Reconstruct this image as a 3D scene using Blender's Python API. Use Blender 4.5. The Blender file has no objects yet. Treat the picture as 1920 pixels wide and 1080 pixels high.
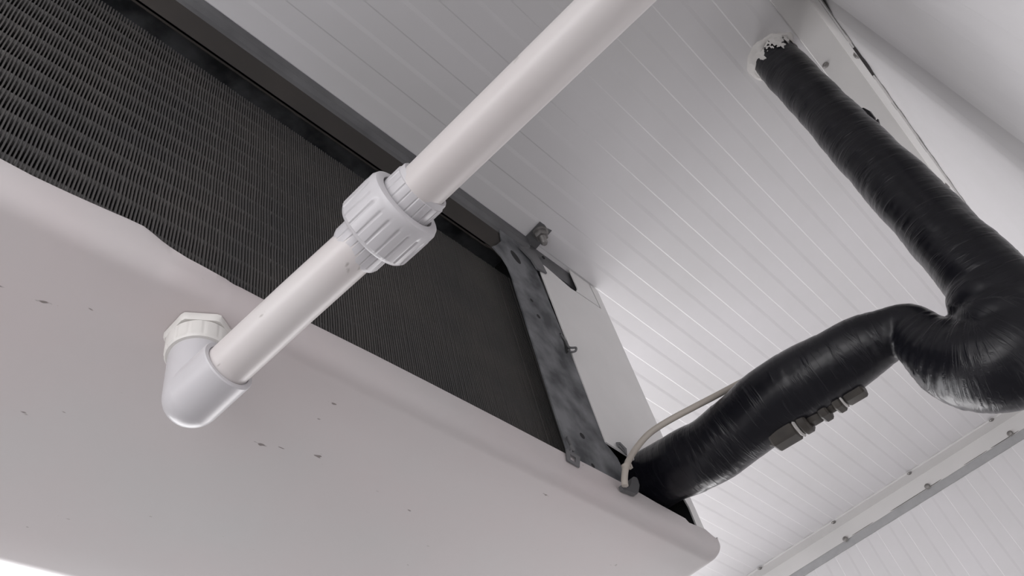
import bpy, bmesh, math, random
from mathutils import Vector, Matrix, noise
random.seed(7)
D, C = bpy.data, bpy.context.scene.collection
scene = bpy.context.scene

# ------------------------------------------------------------------ camera
ZO = 1.5                       # camera height above the floor; shapes below are given relative to the camera
FPX = 1552.57                  # focal length in pixels of the 1920 px wide frame
RM = Matrix(((0.67894882, -0.7037312, -0.20926278),
             (0.45617277, 0.62768604, -0.63080634),
             (0.57526942, 0.33282523, 0.74718971)))     # world axes seen by the camera (x right, y down, z forward)
cam_d = D.cameras.new('camera'); cam = D.objects.new('camera', cam_d); C.objects.link(cam)
cam_d.sensor_width = 36.0; cam_d.lens = 36.0 * FPX / 1920.0; cam_d.clip_start = 0.01
right, down, fwd = Vector(RM[0]), Vector(RM[1]), Vector(RM[2])
cm = Matrix((right, -down, -fwd)).transposed().to_4x4(); cm.translation = (0, 0, ZO)
cam.matrix_world = cm
scene.camera = cam

# ------------------------------------------------------------------ light
w = D.worlds.new('world'); scene.world = w; w.use_nodes = True
w.node_tree.nodes['Background'].inputs[0].default_value = (0.85, 0.9, 1.0, 1)
w.node_tree.nodes['Background'].inputs[1].default_value = 0.6
scene.view_settings.view_transform = 'Standard'; scene.view_settings.look = 'None'
scene.view_settings.gamma = 1.0; scene.view_settings.use_curve_mapping = False
scene.view_settings.exposure = 0.33

def area(name, loc, target, sx, sy, power, col=(1, 1, 1)):
    l = D.lights.new(name, 'AREA'); l.shape = 'RECTANGLE'; l.size = sx; l.size_y = sy; l.energy = power; l.color = col
    o = D.objects.new(name, l); C.objects.link(o); o.location = loc
    o.rotation_euler = (Vector(target) - Vector(loc)).to_track_quat('-Z', 'Y').to_euler()
    return o
# daylight coming in through the wide window of the far long wall
area('window_daylight', (0.95, 2.15, 1.83), (0.95, 0.0, 1.83), 1.7, 0.95, 17, (1.0, 0.985, 0.99))
# daylight from the window at the far side of the end wall
area('end_window_daylight', (1.99, 1.45, 1.75), (0.0, 1.45, 1.75), 1.2, 1.1, 10.5, (1.0, 0.985, 0.99))
# daylight coming in through the window of the near wall, behind the camera
area('near_window_daylight', (-0.75, -0.152, 1.65), (-0.75, 1.0, 1.65), 1.1, 1.3, 8.5, (1.0, 0.985, 0.99))
# added fill lamp at the camera's back, put there to brighten the end wall
area('back_fill', (-2.15, 0.55, 1.75), (0.0, 0.55, 1.75), 1.2, 1.1, 12, (1.0, 0.985, 0.99))

# ------------------------------------------------------------------ helpers
def ray(x, y):
    return RM.transposed() @ Vector(((x - 960) / FPX, (y - 540) / FPX, 1.0))
def on(ax, v, x, y):                       # the point where a pixel's ray meets the plane axis = v
    r = ray(x, y); return r * (v / r[ax])

def mat(name, col, rough=0.5, metal=0.0, var=0.0, col2=None, scale=8.0, bump=0.0, bscale=60.0, spec=0.5, detail=6.0,
        spots=None, coat=0.0, rw=0.28):
    m = D.materials.new(name); m.use_nodes = True; nt = m.node_tree; N = nt.nodes; L = nt.links
    b = N['Principled BSDF']; b.inputs['Roughness'].default_value = rough; b.inputs['Metallic'].default_value = metal
    b.inputs['Specular IOR Level'].default_value = spec
    if coat: b.inputs['Coat Weight'].default_value = coat
    b.inputs['Base Color'].default_value = (*col, 1)
    tc = N.new('ShaderNodeTexCoord'); geo = N.new('ShaderNodeNewGeometry')
    src = geo.outputs['Position']
    colsock = None
    if col2 is not None:
        n = N.new('ShaderNodeTexNoise'); n.inputs['Scale'].default_value = scale; n.inputs['Detail'].default_value = detail
        L.new(src, n.inputs['Vector'])
        r = N.new('ShaderNodeValToRGB'); r.color_ramp.elements[0].position = 0.5 - rw; r.color_ramp.elements[1].position = 0.5 + rw
        r.color_ramp.elements[0].color = (*col, 1); r.color_ramp.elements[1].color = (*col2, 1)
        L.new(n.outputs['Fac'], r.inputs['Fac']); colsock = r.outputs['Color']
    if spots:                                # (colour, scale, threshold, stretch): sparse scuffs and dirt specks
        scol, ssc, thr, st = spots
        mp = N.new('ShaderNodeMapping'); mp.inputs['Scale'].default_value = st; L.new(src, mp.inputs['Vector'])
        n2 = N.new('ShaderNodeTexNoise'); n2.inputs['Scale'].default_value = ssc; n2.inputs['Detail'].default_value = 3.0
        L.new(mp.outputs['Vector'], n2.inputs['Vector'])
        r2 = N.new('ShaderNodeValToRGB'); r2.color_ramp.elements[0].position = thr; r2.color_ramp.elements[1].position = thr + 0.03
        L.new(n2.outputs['Fac'], r2.inputs['Fac'])
        mx = N.new('ShaderNodeMix'); mx.data_type = 'RGBA'
        L.new(r2.outputs['Color'], mx.inputs['Factor'])
        if colsock: L.new(colsock, mx.inputs['A'])
        else: mx.inputs['A'].default_value = (*col, 1)
        mx.inputs['B'].default_value = (*scol, 1)
        colsock = mx.outputs['Result']
    if colsock: L.new(colsock, b.inputs['Base Color'])
    if bump:
        n = N.new('ShaderNodeTexNoise'); n.inputs['Scale'].default_value = bscale; n.inputs['Detail'].default_value = 5.0
        L.new(src, n.inputs['Vector'])
        bp = N.new('ShaderNodeBump'); bp.inputs['Strength'].default_value = bump; bp.inputs['Distance'].default_value = 0.002
        L.new(n.outputs['Fac'], bp.inputs['Height']); L.new(bp.outputs['Normal'], b.inputs['Normal'])
    return m

M = {}
M['panel'] = mat('white_lining_paint', (0.77, 0.755, 0.77), 0.38, col2=(0.71, 0.70, 0.70), scale=5.0, bump=0.03, bscale=30)
M['trim'] = mat('white_trim_paint', (0.72, 0.705, 0.695), 0.4, col2=(0.66, 0.65, 0.64), scale=9.0)
M['tray'] = mat('chalky_tray_paint', (0.56, 0.555, 0.55), 0.5, col2=(0.60, 0.53, 0.53), scale=4.0, bump=0.05, bscale=45,
                spots=((0.22, 0.19, 0.18), 70.0, 0.732, (0.55, 1.4, 1.5)))
M['cover'] = mat('white_cover_paint', (0.80, 0.785, 0.775), 0.45, col2=(0.74, 0.73, 0.72), scale=14.0,
                 spots=((0.3, 0.28, 0.26), 70.0, 0.76, (1, 1, 1)))
M['galv'] = mat('dull_galvanised_steel', (0.055, 0.058, 0.064), 0.65, 0.2, col2=(0.20, 0.205, 0.215), scale=24.0, detail=9, rw=0.13)
M['rail'] = mat('galvanised_rail', (0.10, 0.10, 0.104), 0.6, 0.25, col2=(0.19, 0.19, 0.195), scale=18.0)
M['shroud'] = mat('dusty_dark_sheet', (0.026, 0.023, 0.021), 0.85, col2=(0.044, 0.037, 0.032), scale=12.0)
M['inner_shade'] = mat('painted_inner_shade', (0.02, 0.02, 0.021), 0.9)  # near-black colour stands in for shade in the casing and its holes
M['fin'] = mat('dusty_fin', (0.060, 0.058, 0.059), 0.85, col2=(0.088, 0.080, 0.075), scale=14.0, bump=0.3, bscale=400)
M['tube'] = mat('dusty_tube', (0.13, 0.13, 0.13), 0.85, col2=(0.26, 0.25, 0.24), scale=90.0)
M['pvc'] = mat('white_pvc', (0.67, 0.64, 0.63), 0.35, col2=(0.61, 0.565, 0.555), scale=9.0,
               spots=((0.42, 0.39, 0.37), 75.0, 0.695, (1.0, 0.4, 1.0)))
M['pvc2'] = mat('bright_pvc_fitting', (0.58, 0.565, 0.585), 0.3, col2=(0.54, 0.525, 0.535), scale=16.0,
                spots=((0.3, 0.28, 0.27), 75.0, 0.80, (1, 1, 1)))
M['pvc3'] = mat('cream_pvc_bushing', (0.72, 0.70, 0.67), 0.4, col2=(0.68, 0.66, 0.63), scale=20.0,
                spots=((0.2, 0.18, 0.17), 60.0, 0.74, (1, 1, 1)))
M['tape'] = mat('black_tape', (0.0075, 0.0075, 0.011), 0.30, spec=0.42, bump=0.06, bscale=90)
M['tape2'] = mat('grey_tape_end', (0.06, 0.06, 0.063), 0.5)
M['foam'] = mat('expanding_foam', (0.74, 0.72, 0.70), 0.8, bump=0.5, bscale=150)
M['brass'] = mat('dull_valve_metal', (0.040, 0.036, 0.033), 0.55, 0.2, col2=(0.068, 0.060, 0.052), scale=50.0)
M['ring'] = mat('pale_ring', (0.55, 0.53, 0.51), 0.5)
M['cable'] = mat('beige_cable', (0.52, 0.47, 0.42), 0.45, col2=(0.46, 0.42, 0.37), scale=30.0)
M['clip'] = mat('grey_rubber_clip', (0.11, 0.11, 0.113), 0.6)
M['steel'] = mat('zinc_screw', (0.33, 0.32, 0.31), 0.4, 0.7, col2=(0.2, 0.19, 0.18), scale=120)
M['rust'] = mat('tarnished_bolt', (0.17, 0.16, 0.155), 0.45, 0.5, col2=(0.32, 0.31, 0.30), scale=90)
M['seal'] = mat('grey_sealant', (0.42, 0.42, 0.425), 0.6, col2=(0.36, 0.36, 0.365), scale=60)
M['dark_edge'] = mat('dark_edge_tone', (0.05, 0.045, 0.045), 0.8)  # dark tone for the thin lines along the trim edges
M['floor'] = mat('grey_floor', (0.16, 0.155, 0.152), 0.6, col2=(0.13, 0.127, 0.125), scale=3.0)

def thing(name, label, cat, loc, group=None):
    o = D.objects.new(name, None); C.objects.link(o); o.location = (loc[0], loc[1], loc[2] + ZO)
    o['label'] = label; o['category'] = cat; o.empty_display_size = 0.05
    if group: o['group'] = group
    return o
def worldloc(o):
    p = Vector(o.location)
    while o.parent: o = o.parent; p += Vector(o.location)
    return p
def obj(name, bm, m, parent=None, smooth=True, origin=None, angle=35, label=None):
    """bm is in camera-relative metres; the mesh becomes ONE object"""
    if parent is not None: org = worldloc(parent)
    else:
        org = Vector(origin if origin is not None else (0, 0, 0)) + Vector((0, 0, ZO))
    bmesh.ops.recalc_face_normals(bm, faces=bm.faces)
    me = D.meshes.new(name)
    bmesh.ops.translate(bm, verts=bm.verts, vec=Vector((0, 0, ZO)) - org)
    bm.to_mesh(me); bm.free(); me.materials.append(M[m] if isinstance(m, str) else m)
    o = D.objects.new(name, me); C.objects.link(o)
    if parent is not None: o.parent = parent
    else: o.location = org
    if smooth:
        for p in me.polygons: p.use_smooth = True
        try: me.set_sharp_from_angle(angle=math.radians(angle))
        except Exception: pass
    if label: o['label'] = label
    return o
def tag(o, label, cat, group=None, kind=None):
    o['label'] = label; o['category'] = cat
    if group: o['group'] = group
    if kind: o['kind'] = kind
    return o
def NB(): return bmesh.new()
def box(bm, lo, hi, bev=0.0):
    vs = [bm.verts.new((x, y, z)) for z in (lo[2], hi[2]) for y in (lo[1], hi[1]) for x in (lo[0], hi[0])]
    fs = [bm.faces.new([vs[i] for i in q]) for q in ((0, 2, 3, 1), (4, 5, 7, 6), (0, 1, 5, 4), (2, 6, 7, 3), (0, 4, 6, 2), (1, 3, 7, 5))]
    if bev:
        es = list({e for f in fs for e in f.edges})
        bmesh.ops.bevel(bm, geom=es, offset=bev, segments=2, affect='EDGES', profile=0.5)
    return bm
def plate(bm, pts, vec):
    """planar polygon pushed along vec"""
    vec = Vector(vec); a = [bm.verts.new(Vector(p)) for p in pts]; b = [bm.verts.new(Vector(p) + vec) for p in pts]
    n = len(a); bm.faces.new(a); bm.faces.new(b[::-1])
    for i in range(n): bm.faces.new((a[i], a[(i + 1) % n], b[(i + 1) % n], b[i]))
    return bm
def frame_of(d, up=(0, 0, 1)):
    d = Vector(d).normalized(); u = Vector(up)
    if abs(d.dot(u)) > 0.95: u = Vector((1, 0, 0))
    a = d.cross(u).normalized(); b = d.cross(a).normalized(); return d, a, b
def rings(bm, rr, cap=True, closed=False):
    L = [[bm.verts.new(p) for p in r] for r in rr]; n = len(L[0])
    for i in range(len(L) - 1 + (1 if closed else 0)):
        p, q = L[i], L[(i + 1) % len(L)]
        for j in range(n): bm.faces.new((p[j], p[(j + 1) % n], q[(j + 1) % n], q[j]))
    if cap and not closed: bm.faces.new(L[0]); bm.faces.new(L[-1][::-1])
    return bm
def lathe(bm, o, d, prof, seg=48, ribs=0, ribd=0.0, ribsel=None, hexr=False, up=(0, 0, 1), phase=0.0):
    """profile [(s, r)] turned about the axis through o along d; ribs push the selected rings in and out; hexr gives six flats"""
    d, a, b = frame_of(d, up); o = Vector(o); rr = []
    for i, (s, r) in enumerate(prof):
        ring = []
        for j in range(seg):
            t = 2 * math.pi * j / seg + phase; rad = r
            if hexr and r > 0:
                k = (t % (math.pi / 3)) - math.pi / 6; rad = r * math.cos(math.pi / 6) / math.cos(k)
            if ribs and (ribsel is None or i in ribsel):
                ph = (t * ribs / (2 * math.pi)) % 1.0
                rad += ribd if ph < 0.78 else 0.0
            ring.append(o + d * s + (a * math.cos(t) + b * math.sin(t)) * rad)
        rr.append(ring)
    return rings(bm, rr)
def tube(bm, pts, rad, seg=16, cap=True):
    pts = [Vector(p) for p in pts]; rr = []; n = len(pts)
    t0 = (pts[1] - pts[0]).normalized(); _, a, b = frame_of(t0)
    for i, p in enumerate(pts):
        t = (pts[min(i + 1, n - 1)] - pts[max(i - 1, 0)]).normalized()
        a = (a - t * a.dot(t)).normalized(); b = t.cross(a)
        r = rad[i] if isinstance(rad, (list, tuple)) else rad
        rr.append([p + (a * math.cos(2 * math.pi * j / seg) + b * math.sin(2 * math.pi * j / seg)) * r for j in range(seg)])
    return rings(bm, rr, cap)
def smoothline(pts, k=8):
    P = [Vector(p) for p in pts]; out = []
    for i in range(len(P) - 1):
        p0, p1, p2, p3 = P[max(i - 1, 0)], P[i], P[i + 1], P[min(i + 2, len(P) - 1)]
        for j in range(k):
            t = j / k
            out.append(0.5 * ((2 * p1) + (p2 - p0) * t + (2 * p0 - 5 * p1 + 4 * p2 - p3) * t * t + (3 * p1 - p0 - 3 * p2 + p3) * t ** 3))
    out.append(P[-1]); return out

# ------------------------------------------------------------------ the room
CE, YW, XE = 1.0, -0.158, 2.017          # ceiling height, near side wall, end wall (camera-relative)
X0, Y1, FL = -2.2, 2.2, -ZO              # room's other ends and the floor
PITCH = 0.0601
def structure(o): o['kind'] = 'structure'; return o
ceil = structure(obj('ceiling', box(NB(), (X0 - .1, YW - .1, CE + .0042), (XE + .1, Y1 + .1, CE + .10)), 'panel', smooth=False))
floor = structure(obj('floor', box(NB(), (X0 - .1, YW - .1, FL - .1), (XE + .1, Y1 + .1, FL)), 'floor', smooth=False))
wend = structure(obj('wall_end', box(NB(), (XE + .0042, YW - .1, FL), (XE + .1, Y1 + .1, CE)), 'panel', smooth=False))
DX0, DX1, DZ = -1.32, -.18, .82           # window opening in the near wall, behind the camera
bm = NB()
box(bm, (DX1, YW - .1, FL), (XE + .1, YW - .0122, CE)); box(bm, (X0 - .1, YW - .1, FL), (DX0, YW - .0122, CE)); box(bm, (DX0, YW - .1, DZ), (DX1, YW - .0122, CE)); box(bm, (DX0, YW - .1, FL), (DX1, YW - .0122, -.52))
wside = structure(obj('wall_near_side', bm, 'panel', smooth=False))
wback = structure(obj('wall_back', box(NB(), (X0 - .1, YW - .1, FL), (X0, Y1 + .1, CE)), 'panel', smooth=False))
bm = NB()                                 # far long wall with a wide window opening
box(bm, (X0, Y1, FL), (.08, Y1 + .1, CE)); box(bm, (1.82, Y1, FL), (XE + .1, Y1 + .1, CE)); box(bm, (.08, Y1, .82), (1.82, Y1 + .1, CE)); box(bm, (.08, Y1, FL), (1.82, Y1 + .1, -.16))
wfar = structure(obj('wall_far_side', bm, 'panel', smooth=False))

def strip_profile(wd, dp=0.0005, sl=0.0017, th=0.004):
    """one pressed strip: proud half, light-side step, recessed half, step back (w across, d away from the room)"""
    h = wd / 2
    return [(0, 0), (h - sl, 0), (h, dp), (wd - sl * 3.2, dp), (wd, 0), (wd, th), (0, th)]
def strip_mesh(name, prof, f, l0, l1):
    me = D.meshes.new(name); n = len(prof)
    vs = [f(a, b, l0) for a, b in prof] + [f(a, b, l1) for a, b in prof]
    fs = [tuple(range(n)), tuple(range(2 * n - 1, n - 1, -1))] + [(i, n + i, n + (i + 1) % n, (i + 1) % n) for i in range(n)]
    me.from_pydata([tuple(v) for v in vs], [], fs)
    b = bmesh.new(); b.from_mesh(me); bmesh.ops.recalc_face_normals(b, faces=b.faces); b.to_mesh(me); b.free()
    me.materials.append(M['panel']); return me
def strips(name, me, parent, locs):
    for p in locs:
        o = D.objects.new(name, me); C.objects.link(o); o.parent = parent; o.location = Vector(p) + Vector((0, 0, ZO)) - worldloc(parent)
pr = strip_profile(PITCH)
me = strip_mesh('lining_strip', pr, lambda a, d, l: (l, a, d), X0, XE)
y0 = 0.2708 - PITCH * 7
strips('lining_strip', me, ceil, [(0, y0 + PITCH * i, CE) for i in range(int((Y1 - y0) / PITCH) + 1)])
me = strip_mesh('wall_strip', pr, lambda a, d, l: (d, a, l), FL, CE)
y0 = 0.2655 - PITCH * 7
strips('wall_strip', me, wend, [(XE, y0 + PITCH * i, 0) for i in range(int((Y1 - y0) / PITCH) + 1)])
me = strip_mesh('wall_strip', strip_profile(PITCH, 0.0005, 0.004), lambda a, d, l: (a, -d, l), FL, CE)
xj = 0.683
sx = [xj - PITCH * i for i in range(1, 15)] + [xj + .0600 + PITCH * i for i in range(0, 22)]
strips('wall_strip', me, wside, [(x, YW, 0) for x in sx])
me = strip_mesh('joint_strip', [(0, 0.0), (0.0004, 0.0090), (0.0040, 0.0090), (0.058, 0.0), (0.060, 0), (0.060, 0.012), (0, 0.012)], lambda a, d, l: (a, -d, l), FL, CE)
strips('joint_strip', me, wside, [(xj, YW, 0)])

def window_frame(name, u, lo, hi):
    """four bars around a window or lamp; u is the axis it faces along"""
    bm = NB(); ax = [i for i in range(3) if i != u]; t = .03
    for k in ax:
        for e in (lo, hi):
            a, b = list(lo), list(hi)
            a[k], b[k] = (e[k] - t, e[k]) if e is lo else (e[k], e[k] + t)
            o_ = ax[1 - ax.index(k)]
            if k == ax[0]: a[o_] -= t; b[o_] += t
            box(bm, a, b)
    return structure(obj(name, bm, 'trim', smooth=False))
window_frame('window_1', 1, (.10, 2.14, -.145), (1.80, 2.20, .805))
window_frame('window_2', 0, (1.975, .85, -.30), (XE, 2.05, .80))
window_frame('window_3', 1, (-1.30, YW - .05, -.50), (-.20, -.145, .80))
window_frame('back_fill_frame', 0, (X0, -.05, -.30), (-2.14, 1.15, .80))  # added frame around the fill lamp; the wall behind is solid
def screw(parent, p, n, r=0.0045, m='steel'):
    bm = NB(); lathe(bm, Vector(p), n, [(0, r * 1.25), (0.0008, r * 1.25), (0.0012, r), (0.0026, r * .85), (0.0034, r * .4)], 14)
    return obj('screw', bm, m, parent)
# angle along the end wall and the ceiling
bm = NB(); t = .0022
yl, yh = YW, Y1
plate(bm, [(1.974, yl, CE), (XE - .0045, yl, CE), (XE, yl, .960), (XE - .0045, yl, .959), (XE - .0065, yl, CE - .0055), (1.976, yl, CE - .0035), (1.974, yl, CE - .002)], (0, yh - yl, 0))
tr1 = structure(obj('trim_1', bm, 'trim', smooth=False))
bm = NB(); box(bm, (XE - .0024, yl, .9405), (XE + .001, yh, .960)); obj('sealant_strip', bm, 'seal', tr1, smooth=False, label='grey sealant strip under the white angle')
bm = NB()
for a, b_, h in ((0.02, .09, .0009), (.1, .16, .0005), (.22, .36, .0008), (.41, .47, .0005)):
    plate(bm, [(XE - .0056, a, .9605), (XE - .0056, b_, .9605), (XE - .0056, b_ - .01, .9605 - h), (XE - .0056, a + .012, .9605 - h)], (.004, 0, 0))
obj('edge_line', bm, 'dark_edge', tr1, smooth=False)  # thin dark lines below the flange edge
for p in ((1563, 979), (1705, 887), (1859, 787)):
    q = on(2, CE - .0035, *p); screw(tr1, q, (0, 0, -1), .0048)
    screw(tr1, Vector((q.x, q.y + .66, q.z)), (0, 0, -1), .0048)
for p in ((1585, 1011), (1739, 912), (1894, 813)):
    q = on(0, XE - .006, *p); screw(tr1, q, (-1, 0, -.1), .0055); screw(tr1, Vector((q.x, q.y + .68, q.z)), (-1, 0, -.1), .0055)
# angle along the near side wall and the ceiling
bm = NB(); xl = X0; xh = 1.974
plate(bm, [(xl, -.1155, CE), (xl, YW + .0015, CE), (xl, YW, .9405), (xl, YW + .0028, .9400), (xl, YW + .0042, CE - .0045), (xl, -.1165, CE - .0028), (xl, -.1155, CE - .002)], (xh - xl, 0, 0))
tr2 = structure(obj('trim_2', bm, 'trim', smooth=False))
bm = NB(); box(bm, (xl, YW + .0012, .9395), (xh, YW + .0036, .9435)); obj('folded_edge', bm, 'trim', tr2, smooth=False)
bm = NB()
for a, b_, h in ((.62, .79, .0007), (.795, .875, .0030), (.93, .95, .0008), (1.02, 1.06, .0006)):
    k = 9; top = [(a + (b_ - a) * i / k, YW + .0038, .9405) for i in range(k + 1)]
    bot = [(a + (b_ - a) * i / k, YW + .0038, .9405 - h * (math.sin(math.pi * i / k) ** .5) * random.uniform(.5, 1.0)) for i in range(1, k)]
    plate(bm, top + bot[::-1], (0, -.0032, 0))
obj('edge_line', bm, 'dark_edge', tr2, smooth=False)  # ragged dark lines coloured into gaps along the peeling edge
q = on(2, CE - .003, 1548, 122); screw(tr2, q, (0, 0, -1), .0040)
for p in ((1606, 104), (1777, 347)):
    q = on(1, YW + .003, *p); screw(tr2, q, (0, 1, 0), .0045)

# ------------------------------------------------------------------ the unit cooler
YF = .362                                  # plane of its front sheet metal
F = lambda x, y, yy=YF: on(1, yy, x, y)
UL = -0.24                                 # its left end, outside the frame
unit = thing('unit_cooler', 'long ceiling-hung cooling unit with dark finned coil and white drip tray', 'cooling unit', (.33, .54, .487))
bm = NB()
box(bm, (UL, .370, .978), (.884, .715, .992)); box(bm, (UL, .703, .530), (.884, .715, .980))
box(bm, (UL - .004, .365, .520), (UL, .715, .992))
obj('casing', bm, 'galv', unit, smooth=False)
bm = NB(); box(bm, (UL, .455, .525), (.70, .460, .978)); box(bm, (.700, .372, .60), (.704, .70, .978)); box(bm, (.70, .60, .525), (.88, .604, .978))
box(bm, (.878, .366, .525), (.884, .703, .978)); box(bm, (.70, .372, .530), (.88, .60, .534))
obj('inner_panel', bm, 'inner_shade', unit, smooth=False)  # sheets coloured near-black in place of shade within the casing
# top rail: upright face, bulge and returned lip
bm = NB(); prof = [(.3600, .9995), (.3600, .9800), (.3606, .9775), (.3650, .9720), (.3660, .9590), (.3690, .9575), (.3690, .9995)]
plate(bm, [(UL, y, z) for y, z in prof], (.716 - UL, 0, 0)); rail = obj('top_rail', bm, 'rail', unit, smooth=False)
bm = NB(); plate(bm, [(.716, y + .007, z) for y, z in prof[:2]] + [(.716, .3705, .966), (.716, .3740, .966), (.716, .374, .9995)], (.884 - .716, 0, 0))
obj('top_rail', bm, 'rail', unit, smooth=False)
# dusty shroud above the coil, its corner rounded into the end plate
bm = NB()
sh = [(UL, YF + .003, .958)] + [(.70, YF + .003, .958), (.70, YF + .003, .845), (.655, YF + .003, .845), (.645, YF + .003, .866), (.634, YF + .003, .882), (.618, YF + .003, .8925), (.60, YF + .003, .8945), (UL, YF + .003, .8945)]
plate(bm, sh, (0, .0015, 0))
plate(bm, [(UL, YF + .003, .8965), (.61, YF + .003, .8965), (.61, YF + .003, .8945), (UL, YF + .003, .8945)], (0, .004, 0))
obj('coil_shroud', bm, 'shroud', unit, smooth=False)
# galvanised end plate
pl = [(.646, .962), (.718, .962), (.7185, .955)]
pl += [(F(1004, 502).x, F(1004, 502).z), (.7175, .76), (.7185, .592)]
pl += [(.735, .575), (.742, .530), (.742, .515), (.629, .515), (.630, .60), (.632, .70), (.634, .80), (.636, .845), (.634, .866), (.627, .882), (.616, .890), (.611, .893), (.622, .905), (.640, .930)]
bm = NB(); plate(bm, [(x, YF, z) for x, z in pl], (0, .002, 0))
for i in range(4): pass
ep = obj('end_plate', bm, 'galv', unit, smooth=False, label='mottled galvanised end plate beside the coil')
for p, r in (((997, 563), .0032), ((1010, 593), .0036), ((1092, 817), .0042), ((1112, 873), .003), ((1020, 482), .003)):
    q = F(p[0], p[1], YF - .0002); bm = NB(); lathe(bm, q, (0, 1, 0), [(0, r), (.0018, r)], 12); obj('bolt_hole_shade', bm, 'inner_shade', ep)  # discs coloured dark in place of the shade in the holes
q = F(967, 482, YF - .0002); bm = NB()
plate(bm, [q + Vector((math.cos(a) * .0085 - math.sin(a) * .003, 0, math.sin(a) * .0125)) for a in [i * math.pi / 9 for i in range(18)]], (0, .0018, 0)); obj('slotted_hole_shade', bm, 'inner_shade', ep)  # flat oval coloured dark for the shade in the slot
# folded tab at the top of the end plate
bm = NB()
tabp = [F(*p, YF - .004) for p in ((975, 462), (990, 463), (1004, 473), (1016, 492), (1026, 512), (1008, 503), (998, 486))]
plate(bm, tabp, (0, .003, 0)); obj('folded_tab', bm, 'rail', unit, smooth=False)
# white end cover with a rounded slot, a seamed flap and a cut-out for the pipe
def PX(lst, yy=YF): return [F(x, y, yy) for x, y in lst]
ctop = .997
cov = [(.7195, .9465)] + [(.741, .9465), (.790, .9345), (.797, .9335), (.806, .9345), (.8735, .9375), (.871, ctop), (.891, ctop), (.889, .75), (.888, .515), (.869, .515), (.872, .555), (.862, .587), (.781, .588), (.7200, .592)]
# flap fills the corner between slot and seam
bm = NB(); plate(bm, [(x, YF - .001, z) for x, z in cov], (0, .002, 0)); cover = obj('end_cover', bm, 'cover', unit, smooth=False)
bm = NB(); plate(bm, [(.8185, YF - .001, ctop), (.8195, YF - .001, .954), (.8165, YF - .001, .945), (.8095, YF - .001, .9372), (.8703, YF - .001, .9401), (.8680, YF - .001, ctop)], (0, .002, 0))
obj('cover_flap', bm, 'cover', unit, smooth=False)
bm = NB(); box(bm, (.716, YF + .0305, .925), (.818, YF + .032, .99)); obj('slot_backing', bm, 'rail', unit, smooth=False)
bm = NB(); box(bm, (.8205, YF + .0016, .932), (.884, YF + .0026, .997)); obj('seam_shade_sheet', bm, 'inner_shade', unit, smooth=False)  # dark sheet added so the seam gaps read as shade
# bottom return of the cover at the far corner
bm = NB(); box(bm, (.886, YF, .515), (.890, .715, ctop)); obj('end_panel', bm, 'cover', unit, smooth=False)

# drip tray: a long pan with wide rounded edges, its lip dented near the drain
lip = [(UL - .02, .526)]
for p in ((0, 297), (60, 329), (130, 362), (200, 394), (240, 412), (268, 426), (283, 438), (300, 453), (322, 472), (345, 489), (372, 502), (400, 515), (418, 523), (426, 529), (433, 533), (450, 540), (500, 565), (575, 602), (700, 664), (800, 715), (930, 782), (1060, 850), (1115, 878), (1170, 907), (1230, 942), (1272, 965), (1285, 972), (1292, 980), (1322, 992), (1338, 1006)):
    q = F(p[0], p[1], .356); lip.append((q.x, q.z))
XT = .899; lip.append((XT, .508 + .004))
lip = sorted(lip)
def lipz(x):
    for (a, za), (b, zb) in zip(lip, lip[1:]):
        if a <= x <= b: return za + (zb - za) * (x - a) / max(b - a, 1e-9)
    return lip[-1][1]
xs = sorted(set([round(a, 4) for a, _ in lip] + [UL - .02 + i * .02 for i in range(1, 56)] + [XT - .018 * (1 - math.sin(i * math.pi / 12)) for i in range(7)]))
xs = [x for x in xs if x <= XT + 1e-6]
ZB, RT = .4865, .019
def tray_ring(x):
    d = 0.0
    for e, s in ((XT, 1), (UL - .02, -1)):
        u = (x - e) * s + RT
        if u > 0: d = RT - math.sqrt(max(RT * RT - u * u, 0))
    zt = lipz(x); y0_, y1_ = .356, .720
    bul = -.005 * math.exp(-((x - .175) / .05) ** 2) ; y0_ += bul * .35
    zb = min(ZB + d * .8, zt - .006)
    P = [(y0_ + .003, zt - .012), (y0_ + .003, zt), (y0_, zt), (y0_ - .0015 + bul * .5, (zt * .55 + (zb + RT) * .45))]
    rr_ = min(RT, (zt - zb) * .6)
    for i in range(8):
        a = math.pi / 2 * i / 7
        P.append((y0_ - .001 + bul * .3 + rr_ * (1 - math.cos(a)), zb + rr_ * (1 - math.sin(a))))
    sag = .0015
    for i in range(1, 8): P.append((y0_ + rr_ + (y1_ - y0_ - 2 * rr_) * i / 8, zb - sag * math.sin(math.pi * i / 8)))
    for i in range(8):
        a = math.pi / 2 * i / 7
        P.append((y1_ - rr_ * (1 - math.sin(a)), zb + rr_ * (1 - math.cos(a))))
    P += [(y1_, .522 - d * .3), (y1_ - .003, .522 - d * .3), (y1_ - .003, zt - .012)]
    return [(x, y, z) for y, z in P]
bm = NB(); rings(bm, [tray_ring(x) for x in xs]); tray = obj('drip_tray', bm, 'tray', unit, angle=50, label='white drip tray with rounded edges and dented lip')

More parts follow.
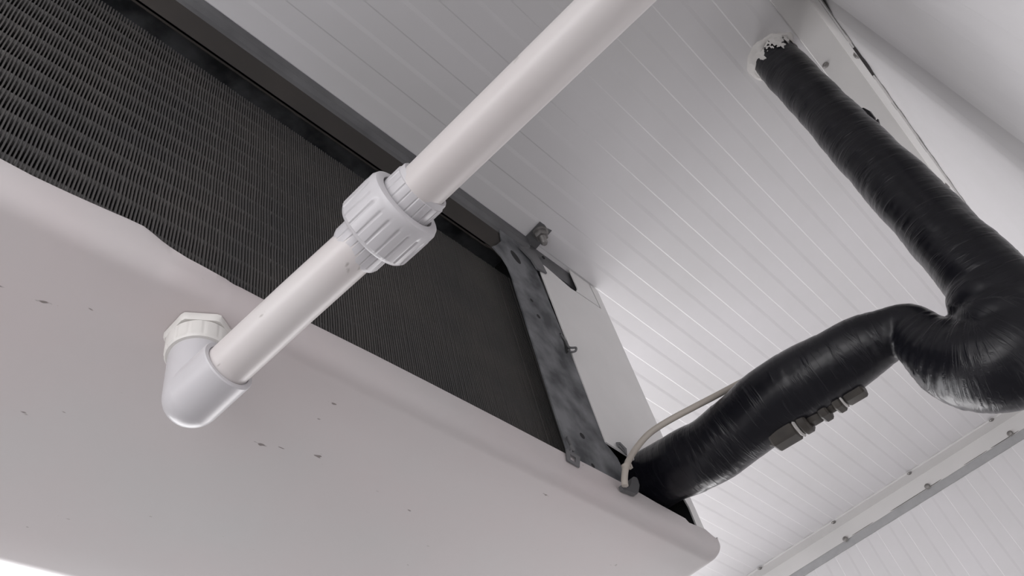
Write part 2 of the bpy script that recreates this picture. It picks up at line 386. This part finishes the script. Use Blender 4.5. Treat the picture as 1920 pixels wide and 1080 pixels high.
# coil: end sheets, tubes running lengthwise, thin fins
YC, CZ0, CZ1 = .384, .500, .886
XC = .693
bm = NB(); box(bm, (XC + .001, YC, CZ0), (XC + .004, .45, CZ1))
coil = obj('coil', bm, 'shroud', unit, smooth=False, label='dark dusty finned coil')
k = 0
for row, yy in enumerate((YC + .0078, YC + .030)):
    z = .5175 + (.01275 if row else 0)
    while z < CZ1 - .006:
        bm = NB(); tube(bm, [(UL + .006, yy, z), (.15, yy, z), (XC, yy, z)], .0062, 10); obj('tube', bm, 'tube', coil); z += .0255
finm = []
H_ = CZ1 - CZ0
for v in range(10):
    rnd = random.Random(v); nz = 18; th = .00062; vs = []; fs = []
    for i in range(nz + 1):
        z = H_ * i / nz
        xo = .00028 * math.sin(i * 1.9) + rnd.uniform(-.00012, .00012)
        if i < 3: xo += .0010 * (3 - i) / 3
        for dx, y in ((-th, 0), (th, 0), (th, .046), (-th, .046)): vs.append((dx + xo * (1 if y == 0 else .2), y, z))
    for i in range(nz):
        for j in range(4): fs.append((4 * i + j, 4 * i + (j + 1) % 4, 4 * i + 4 + (j + 1) % 4, 4 * i + 4 + j))
    fs += [(3, 2, 1, 0), (4 * nz, 4 * nz + 1, 4 * nz + 2, 4 * nz + 3)]
    me = D.meshes.new('fin'); me.from_pydata(vs, [], fs); me.materials.append(M['fin']); finm.append(me)
NF = 290
cl = worldloc(coil)
for i in range(NF):
    o = D.objects.new('fin', finm[random.randrange(10)]); C.objects.link(o); o.parent = coil
    o.location = Vector((XC - .0015 - i * .00300 + random.uniform(-.0001, .0001), YC + random.uniform(-.0004, .0004), CZ0 + ZO)) - cl

# hanging bracket with its bolt
bp = [on(2, CE, *p) for p in ((982, 446), (1012, 415), (1021, 421), (1025, 427), (1034, 431), (1004, 466))]
bm = NB(); plate(bm, [Vector((p.x, p.y, CE - .0022)) for p in bp], (0, 0, .0016))
brk = obj('hanging_bracket', bm, 'rail', unit, smooth=False)
bc = on(2, CE - .002, 1013, 436)
bm = NB(); lathe(bm, bc, (0, 0, -1), [(0, .0125), (.002, .0125), (.0026, .011)], 24); obj('washer', bm, 'rust', brk)
bm = NB(); lathe(bm, bc + Vector((0, 0, -.0025)), (0, 0, -1), [(0, .0095), (.0015, .0105), (.009, .0105), (.0105, .0093)], 24, hexr=True); obj('hex_nut', bm, 'rust', brk)
bm = NB(); prf = [(0, .0052)]
for i in range(9): prf += [(.001 + i * .0018, .0056), (.0019 + i * .0018, .0047)]
prf += [(.0185, .004)]
lathe(bm, bc + Vector((0, 0, -.011)), (0, 0, -1), prf, 14); obj('threaded_stud', bm, 'rust', brk)

# spring clasps and the bent wire hook
def clasp(px, yy, name='clasp'):
    outer, inner = px
    bm = NB(); o_ = [F(*p, yy) for p in outer]; i_ = [F(*p, yy) for p in inner]; n = len(o_)
    for dv in (Vector((0, 0, 0)),):
        a = [bm.verts.new(p) for p in o_]; b = [bm.verts.new(p) for p in i_]
        a2 = [bm.verts.new(p + Vector((0, .0016, 0))) for p in o_]; b2 = [bm.verts.new(p + Vector((0, .0016, 0))) for p in i_]
        for k in range(n):
            l = (k + 1) % n
            bm.faces.new((a[k], a[l], b[l], b[k])); bm.faces.new((a2[k], b2[k], b2[l], a2[l]))
            bm.faces.new((a[k], a2[k], a2[l], a[l])); bm.faces.new((b[k], b[l], b2[l], b2[k]))
    return obj(name, bm, 'rail', unit, smooth=False)
c1 = clasp((((1062, 841), (1088, 857), (1087, 876), (1064, 863)), ((1069, 851), (1080, 858), (1079.5, 867), (1070, 861.5))), .3525)
bm = NB(); tube(bm, smoothline([F(1069, 848, .353), F(1071, 838, .357), F(1066, 826, .359), F(1064, 820, .360)], 5), .0016, 8); obj('spring_wire', bm, 'rail', c1)
bm = NB(); lathe(bm, F(1071, 842, .3545), (0, -1, 0), [(0, .0038), (.002, .0038), (.0026, .003)], 12); obj('rivet', bm, 'rail', c1)
c2 = clasp((((1156, 829), (1163, 829), (1175, 841), (1176, 853), (1170, 846), (1160, 837)), ((1160, 832), (1163, 833), (1171, 842), (1172, 848), (1169, 843), (1162, 836))), .3575)
bm = NB(); tube(bm, smoothline([F(1052, 628, .3595), F(1061, 640, .356), F(1066, 650, .354), F(1072, 652, .353), F(1080, 652, .353), F(1079, 658, .353), F(1071, 660, .355), F(1066, 656, .357)], 5), .0015, 8)
hk = obj('wire_hook', bm, 'rail', unit)
bm = NB(); plate(bm, PX([(1050, 624), (1056, 628), (1067, 648), (1068, 658), (1063, 662), (1058, 640)], YF - .0012), (0, .001, 0)); obj('hook_slot_shade', bm, 'inner_shade', unit, smooth=False)  # plate coloured dark as the shade in the notch behind the hook

# ------------------------------------------------------------------ the drain pipe
dr = thing('drain_pipe', 'white plastic drain pipe with elbow and union nut below the drip tray', 'pipe', (.213, .39, .40))
dc = Vector((.213, .390, 0))
ZT = ZB - .0012
bm = NB(); hx = [(0, .0305), (.0035, .0305), (.0055, .0285)]
lathe(bm, dc + Vector((0, 0, ZT + .0005)), (0, 0, -1), [(0, .0258), (.005, .0258), (.0065, .0248)], 48, hexr=True, phase=.35)
obj('hex_flange', bm, 'pvc3', dr, label='cream hexagonal flange screwed to the tray')
bm = NB(); lathe(bm, dc + Vector((0, 0, ZT - .007)), (0, 0, -1), [(0, .0222), (.001, .0230), (.0015, .0230), (.0145, .0230), (.0150, .0228), (.0165, .0222), (.0165, .018)], 144, ribs=14, ribd=.0004, ribsel=(2, 3))
obj('ribbed_bushing', bm, 'pvc3', dr)
# lower pipe direction and elbow
PA, PB, PC_ = Vector((.2135, .3870, .4212)), Vector((.2355, .2050, .4478)), Vector((.2325, -.158, .4310))
d1 = (PB - PA).normalized()
cz = .4225; ctr = Vector((.213, .390, cz))
BR = .0125
p_in = Vector((.213, .390, ZT - .0225)); e1 = ctr + Vector((0, 0, BR)); e2 = ctr + d1 * BR
path = [p_in, (p_in + e1) / 2, e1]
for i in range(1, 12):
    t = i / 12; path.append((e1 * (1 - t) ** 2) + (ctr * 2 * t * (1 - t)) + (e2 * t ** 2))
mouth = ctr + d1 * .0345
path += [e2, (e2 + mouth) / 2, mouth]
rad = [.0205] * len(path); rad[0] = .0200; rad[-1] = .0205
bm = NB()
RE = .0205
tube(bm, [p_in, p_in - Vector((0, 0, .004)), ctr], [RE - .0008, RE, RE], 56)
tube(bm, [ctr, (ctr + mouth) / 2, mouth - d1 * .0005], RE, 56, cap=False)
lathe(bm, mouth - d1 * .0005, d1, [(0, RE), (.0010, RE - .0006), (.0010, .0170), (-.01, .0168)], 56)
bmesh.ops.create_uvsphere(bm, u_segments=56, v_segments=32, radius=RE, matrix=Matrix.Translation(ctr))
elbow = obj('elbow', bm, 'pvc2', dr, label='bright white plastic elbow')
bm = NB(); tube(bm, [ctr + d1 * .02, ctr + d1 * .1, PB], .0161, 48); obj('lower_pipe', bm, 'pvc', dr)
d2 = (PC_ - PB).normalized()
bm = NB(); tube(bm, [PB, PB + d2 * .2, PC_], .0161, 48); obj('upper_pipe', bm, 'pvc', dr)
# union: ribbed collars either side of a large ribbed nut
def at_y(y): return PB + d2 * ((y - PB.y) / d2.y)
U0 = at_y(.2465); axu = (d1 + d2).normalized()
U0 = PB - axu * .043
bm = NB(); lathe(bm, U0 + axu * .007, axu, [(0, .0168), (0, .0178), (.0012, .0184), (.0025, .0184), (.003, .0184), (.022, .0184), (.022, .016)], 160, ribs=20, ribd=.0006, ribsel=(4, 5)); obj('union_collar', bm, 'pvc2', dr)
bm = NB(); NR = .0278
lathe(bm, U0 + axu * .0245, axu, [(.003, .018), (0, .0262), (.001, .0270), (.0025, .0274), (.0030, .0274), (.0240, .0276), (.0250, .0282), (.0295, .0282), (.0325, .0268), (.0335, .0248), (.0335, .0212), (.0300, .0205)], 208, ribs=22, ribd=.0008, ribsel=(4, 5)); obj('union_nut', bm, 'pvc2', dr, label='large ribbed union nut')
bm = NB(); lathe(bm, U0 + axu * .042, axu, [(0, .0192), (.008, .0192), (.009, .0192), (.028, .0190), (.0285, .0189), (.0315, .0188), (.0325, .0182), (.0325, .0164), (.03, .0162)], 160, ribs=20, ribd=.0006, ribsel=(2, 3)); obj('union_collar', bm, 'pvc2', dr)

# ------------------------------------------------------------------ the insulated pipe wrapped in black tape
ip = thing('insulated_pipe', 'thick pipe wrapped in black tape, bending from the ceiling to the unit', 'pipe', (.77, -.04, .38))
XI = .772
runp = [((.820, .45, .590), .036), ((.815, .40, .583), .0375)]
for (px, xx, wd) in (((1240, 890), .808, 118), ((1285, 868), .80, 122), ((1340, 838), .792, 124), ((1395, 797), .787, 130), ((1450, 752), .782, 136), ((1510, 715), .778, 136), ((1565, 683), .775, 128), ((1615, 651), .773, 118), ((1655, 630), .772, 104)):
    q = on(0, xx, *px); runp.append((tuple(q), wd / 2 * (RM @ q).z / FPX))
for (px, hw) in (((1700, 613), 43), ((1742, 647), 62), ((1780, 670), 77), ((1830, 682), 90), ((1880, 678), 96), ((1905, 660), 97)):
    q = on(0, XI, *px); runp.append((tuple(q), hw * (RM @ q).z / FPX))
risp = []
for (py, hw) in ((92, 42), (110, 42), (137, 43), (175, 44), (210, 46), (250, 50), (300, 54), (345, 58), (390, 61), (430, 65), (470, 68), (530, 73), (580, 74)):
    q = on(0, XI, (970 + .69 * py) / .72, py); risp.append((tuple(q), hw * (RM @ q).z / FPX))
def path_of(lst):
    a = smoothline([p for p, r in lst], 5)
    b = smoothline([(r, 0, 0) for p, r in lst], 5)
    return a, [max(p.x, .005) for p in b]
pr_, rr_ = path_of(runp); ps_, rs_ = path_of(risp)
bm = NB(); tube(bm, pr_, rr_, 28); tube(bm, ps_, rs_, 28)
for (px, hw) in (((1742, 647), 60), ((1780, 670), 76), ((1830, 682), 90), ((1880, 678), 96), ((1905, 660), 97), ((1885, 610), 88), ((1862, 565), 80)):
    q = on(0, XI, *px); bmesh.ops.create_icosphere(bm, subdivisions=3, radius=hw * (RM @ q).z / FPX, matrix=Matrix.Translation(q))
bmesh.ops.recalc_face_normals(bm, faces=bm.faces)
tm = D.meshes.new('tmp'); bm.to_mesh(tm); bm.free()
to = D.objects.new('tmp', tm); C.objects.link(to)
md = to.modifiers.new('r', 'REMESH'); md.mode = 'VOXEL'; md.voxel_size = .0024
ms = to.modifiers.new('s', 'SMOOTH'); ms.factor = .5; ms.iterations = 7
dg = bpy.context.evaluated_depsgraph_get()
em = D.meshes.new_from_object(to.evaluated_get(dg))
D.objects.remove(to); D.meshes.remove(tm)
em.name = 'tape_wrap'
# arc length tables for the helical laps of tape
def table(P):
    s = [0.0]
    for a, b in zip(P, P[1:]): s.append(s[-1] + (b - a).length)
    return s
tr_, ts_ = table(pr_), table(ps_)
import numpy as np
A1 = np.array([tuple(p) for p in pr_]); A2 = np.array([tuple(p) for p in ps_])
nv = len(em.vertices); co = np.empty(nv * 3, 'f'); em.vertices.foreach_get('co', co); co = co.reshape(-1, 3)
no = np.array([tuple(v.normal) for v in em.vertices])
def near(A, S, Rr):
    best = np.full(nv, 9.0); idx = np.zeros(nv, int)
    for i in range(len(A)):
        dd = np.linalg.norm(co - A[i], axis=1) / Rr[i]
        mk = dd < best; best[mk] = dd[mk]; idx[mk] = i
    # refine along the local direction
    j = np.clip(idx, 1, len(A) - 2); t = A[j + 1] - A[j - 1]; t /= np.linalg.norm(t, axis=1)[:, None]
    return best, np.array(S)[idx] + ((co - A[idx]) * t).sum(1), idx
b1, s1, i1 = near(A1, tr_, rr_); b2, s2, i2 = near(A2, ts_, rs_)
ang1 = np.arctan2(co[:, 2] - A1[i1][:, 2], co[:, 0] - A1[i1][:, 0]); ang2 = np.arctan2(co[:, 1] - A2[i2][:, 1], co[:, 0] - XI)
def laps(s, a, pitch, tilt, h):
    ph = (s + tilt * np.cos(a - .7)) / pitch + a / (2 * np.pi)
    fr = ph - np.floor(ph)
    return h * (fr ** 1.5) - h * .4
dr_ = laps(s1, ang1, .047, .014, .0004); ds_ = laps(s2, ang2, .031, .012, .0004)
wgt = np.clip((b1 - b2) * 4 + .5, 0, 1)
disp = dr_ * (1 - wgt) + ds_ * wgt
ns = np.array([noise.noise(Vector((c[0] * 22, c[1] * 22, c[2] * 22))) * .0024 for c in co])
# creases that run around each pipe, and gathered pleats in the crook of the bends
cr = np.array([noise.noise(Vector((math.cos(a) * 1.1, math.sin(a) * 1.1, s * 170))) for a, s in zip(np.where(wgt > .5, ang2, ang1), np.where(wgt > .5, s2, s1))])
zone = np.exp(-((co[:, 1] - .02) / .05) ** 2) * np.exp(-((co[:, 2] - .45) / .09) ** 2)
pl_ = np.exp(-((co[:, 1] - .035) / .028) ** 2) * np.exp(-((co[:, 2] - .47) / .05) ** 2)
pleat = np.sin(s1 * 620 + 3 * np.sin(ang1 * 2)) * pl_ * .0009
co2 = co + no * (disp + ns + cr * (.00015 + .00022 * wgt + .0002 * zone) + pleat * .6)[:, None]
em.vertices.foreach_set('co', (co2 - np.array([.77, -.04, .38])).astype('f').ravel()); em.update()
at = em.attributes.new('wrap', 'FLOAT_VECTOR', 'POINT')
aa = np.where(wgt > .5, ang2, ang1); ss = np.where(wgt > .5, s2 + .006 * np.cos(ang2 - .7), s1 + .008 * np.cos(ang1 - .7) + 5)
at.data.foreach_set('vector', np.stack([np.cos(aa) * .055, np.sin(aa) * .055, ss], 1).astype('f').ravel())
nt = M['tape'].node_tree; N = nt.nodes
an = N.new('ShaderNodeAttribute'); an.attribute_name = 'wrap'
mp = N.new('ShaderNodeMapping'); mp.inputs['Scale'].default_value = (14, 14, 150); nt.links.new(an.outputs['Vector'], mp.inputs['Vector'])
nz_ = N.new('ShaderNodeTexNoise'); nz_.inputs['Scale'].default_value = 1.0; nz_.inputs['Detail'].default_value = 4.0; nz_.inputs['Distortion'].default_value = .6
nt.links.new(mp.outputs['Vector'], nz_.inputs['Vector'])
rp = N.new('ShaderNodeValToRGB'); rp.color_ramp.elements[0].position = .50; rp.color_ramp.elements[1].position = .72
nt.links.new(nz_.outputs['Fac'], rp.inputs['Fac'])
bp2 = N.new('ShaderNodeBump'); bp2.inputs['Strength'].default_value = .30; bp2.inputs['Distance'].default_value = .0016
nt.links.new(rp.outputs['Color'], bp2.inputs['Height'])
b0 = [n for n in N if n.type == 'BUMP' and n != bp2][0]
nt.links.new(b0.outputs['Normal'], bp2.inputs['Normal']); nt.links.new(bp2.outputs['Normal'], N['Principled BSDF'].inputs['Normal'])
em.materials.clear(); em.materials.append(M['tape'])
for p in em.polygons: p.use_smooth = True
tw = D.objects.new('tape_wrap', em); C.objects.link(tw); tw.parent = ip; tw['label'] = 'glossy black tape wound in wrinkled laps'
# torn flap of tape on the riser
bm = NB(); fl = [on(0, .775, *p) for p in ((1608, 206), (1622, 203), (1633, 209), (1642, 221), (1643, 230), (1648, 224), (1653, 246), (1640, 250), (1615, 228))]
plate(bm, fl, (-.0025, .001, 0)); obj('tape_flap', bm, 'tape', ip, smooth=False)
bm = NB(); fl = [on(0, .795, *p) for p in ((1372, 737), (1392, 718), (1412, 702), (1432, 690), (1425, 700), (1405, 712), (1400, 724), (1385, 735))]
plate(bm, fl, (.0015, .001, 0)); obj('tape_flap', bm, 'tape', ip, smooth=False)
# valve fittings peeping out along the underside of the wrapped run
va = on(0, .788, 1448, 824); vb = on(0, .788, 1601, 733); vd = (vb - va).normalized(); vl = (vb - va).length
va = va + Vector((0, 0, .0)); 
def seg_(name, s0, s1, r, hexr, m='brass', par=None):
    bm = NB(); c = min(.002, (s1 - s0) * .2)
    r *= .9
    lathe(bm, va + vd * s0 * vl, vd, [(0, r * .88), (c, r), ((s1 - s0) * vl - c, r), ((s1 - s0) * vl, r * .86)], 36, hexr=hexr, phase=.2); return obj(name, bm, m, par)
vb_ = seg_('valve_body', -.05, 1.0, .0072, False, 'brass', ip)
vb_['label'] = 'dull brass valve body under the tape'
for nm, a, b, r, h, m in (('flare_nut', 0, .30, .0175, True, 'brass'), ('pale_ring', .30, .335, .0165, False, 'ring'), ('lock_nut', .345, .45, .0165, False, 'brass'), ('valve_stem', .45, .585, .0120, True, 'brass'),
                          ('hex_nut', .585, .685, .0155, True, 'brass'), ('valve_neck', .685, .76, .0095, False, 'brass'), ('hex_nut', .755, .850, .0150, True, 'brass'), ('pale_ring', .85, .872, .0125, False, 'ring'), ('flare_nut', .885, 1.10, .0130, True, 'brass')):
    seg_(nm, a, b, r, h, m, vb_)

# foam squeezed out around the hole in the ceiling
bm = NB(); fr = []
for i in range(12):
    u = i / 11; ring = []
    for j in range(64):
        a = 2 * math.pi * j / 64; n = noise.noise(Vector((math.cos(a) * 2.2, math.sin(a) * 2.2, u * 1.5))); n2 = noise.noise(Vector((math.cos(a) * 7, math.sin(a) * 7, u * 5 + 3)))
        dirm = .5 + .5 * math.cos(a - 2.3)       # more foam on the far, unit-facing side
        W = .006 + .005 * dirm + .007 * n; Hh = .003 + .007 * dirm * dirm + .006 * n * dirm
        ph = math.pi * u
        r = .0275 + W * (1 + math.cos(ph)) / 2 * 1.0 + .0018 * n2
        z = CE + .001 - max(Hh, .003) * math.sin(ph) ** .8 - (.0 if u < .99 else 0) + .0018 * n2 - (u * .006 * dirm)
        ring.append((.7722 + math.cos(a) * r, -.075 + math.sin(a) * r, z))
    fr.append(ring)
rings(bm, fr, cap=False); fo = obj('foam_seal', bm, 'foam', origin=(.772, -.076, .97)); tag(fo, 'rough white foam squeezed around the black pipe at the ceiling hole', 'foam')
bm = NB(); na, nu = 120, 30; grid = {}
for i in range(nu + 1):
    for j in range(na):
        a = 2 * math.pi * j / na; u = i / nu
        n = noise.noise(Vector((math.cos(a) * 6, math.sin(a) * 6, u * 4)))
        grid[i, j] = bm.verts.new((.7722 + math.cos(a) * (.0302 + .0012 * n + .002 * (1 - u)), -.075 + math.sin(a) * (.0302 + .0012 * n + .002 * (1 - u)), CE - .002 - u * .042))
for i in range(nu):
    for j in range(na):
        a = 2 * math.pi * j / na; u = i / nu
        reach = .36 + .28 * math.cos(a - 2.6) + .45 * noise.noise(Vector((math.cos(a) * 3.2, math.sin(a) * 3.2, 1.7))) + .5 * noise.noise(Vector((math.cos(a) * 11, math.sin(a) * 11, u * 6)))
        hole = noise.noise(Vector((math.cos(a) * 6.5, math.sin(a) * 6.5, u * 5.0 + 9)))
        if u < reach and hole > -.12 - .3 * (1 - u): bm.faces.new((grid[i, j], grid[i, (j + 1) % na], grid[i + 1, (j + 1) % na], grid[i + 1, j]))
bmesh.ops.delete(bm, geom=[v for v in bm.verts if not v.link_faces], context='VERTS')
obj('foam_smear', bm, 'foam', fo)

# ------------------------------------------------------------------ cable and its clip
cpts = [((1172, 911), .3445), ((1171, 896), .342), ((1175, 872), .337), ((1190, 845), .330), ((1215, 815), .312), ((1250, 791), .287), ((1300, 764), .255), ((1350, 738), .226), ((1400, 711), .200), ((1435, 692), .183), ((1470, 672), .166)]
bm = NB(); tube(bm, smoothline([on(1, y, *p) for p, y in cpts], 8), .0037, 16)
cb = obj('cable', bm, 'cable', origin=tuple(on(1, .346, 1171, 912))); tag(cb, 'thin beige cable curving from the tray to the black pipe', 'cable')
bm = NB(); lathe(bm, on(1, .3385, 1174, 879), Vector((-.05, -.2, 1)), [(0, .0037), (0, .0047), (.0045, .0047), (.0045, .0037)], 18); ct = obj('cable_tie', bm, 'cable', cb)
bm = NB(); q = on(1, .338, 1181, 874); box(bm, q - Vector((.002, .002, .003)), q + Vector((.002, .002, .003))); obj('tie_lock', bm, 'cable', cb)
# grey rubber saddle hooked over the lip
cen = on(1, .350, 1178, 903)
ol = smoothline([on(1, .3480, *p) for p in ((1167, 908), (1172, 914), (1179, 914), (1183, 907), (1184, 899), (1189, 893), (1195, 896), (1199, 906), (1198, 918), (1195, 926), (1181, 921), (1170, 916), (1167, 908))], 4)[:-1]
bm = NB(); plate(bm, ol, (0, .0055, 0))
bmesh.ops.bevel(bm, geom=[e for e in bm.edges if abs(e.verts[0].co.y - e.verts[1].co.y) < 1e-6 and e.verts[0].co.y < .350], offset=.0010, segments=2, affect='EDGES')
ck = obj('cable_clip', bm, 'clip', origin=tuple(cen), angle=30); tag(ck, 'grey rubber clip gripping the cable on the tray lip', 'clip')
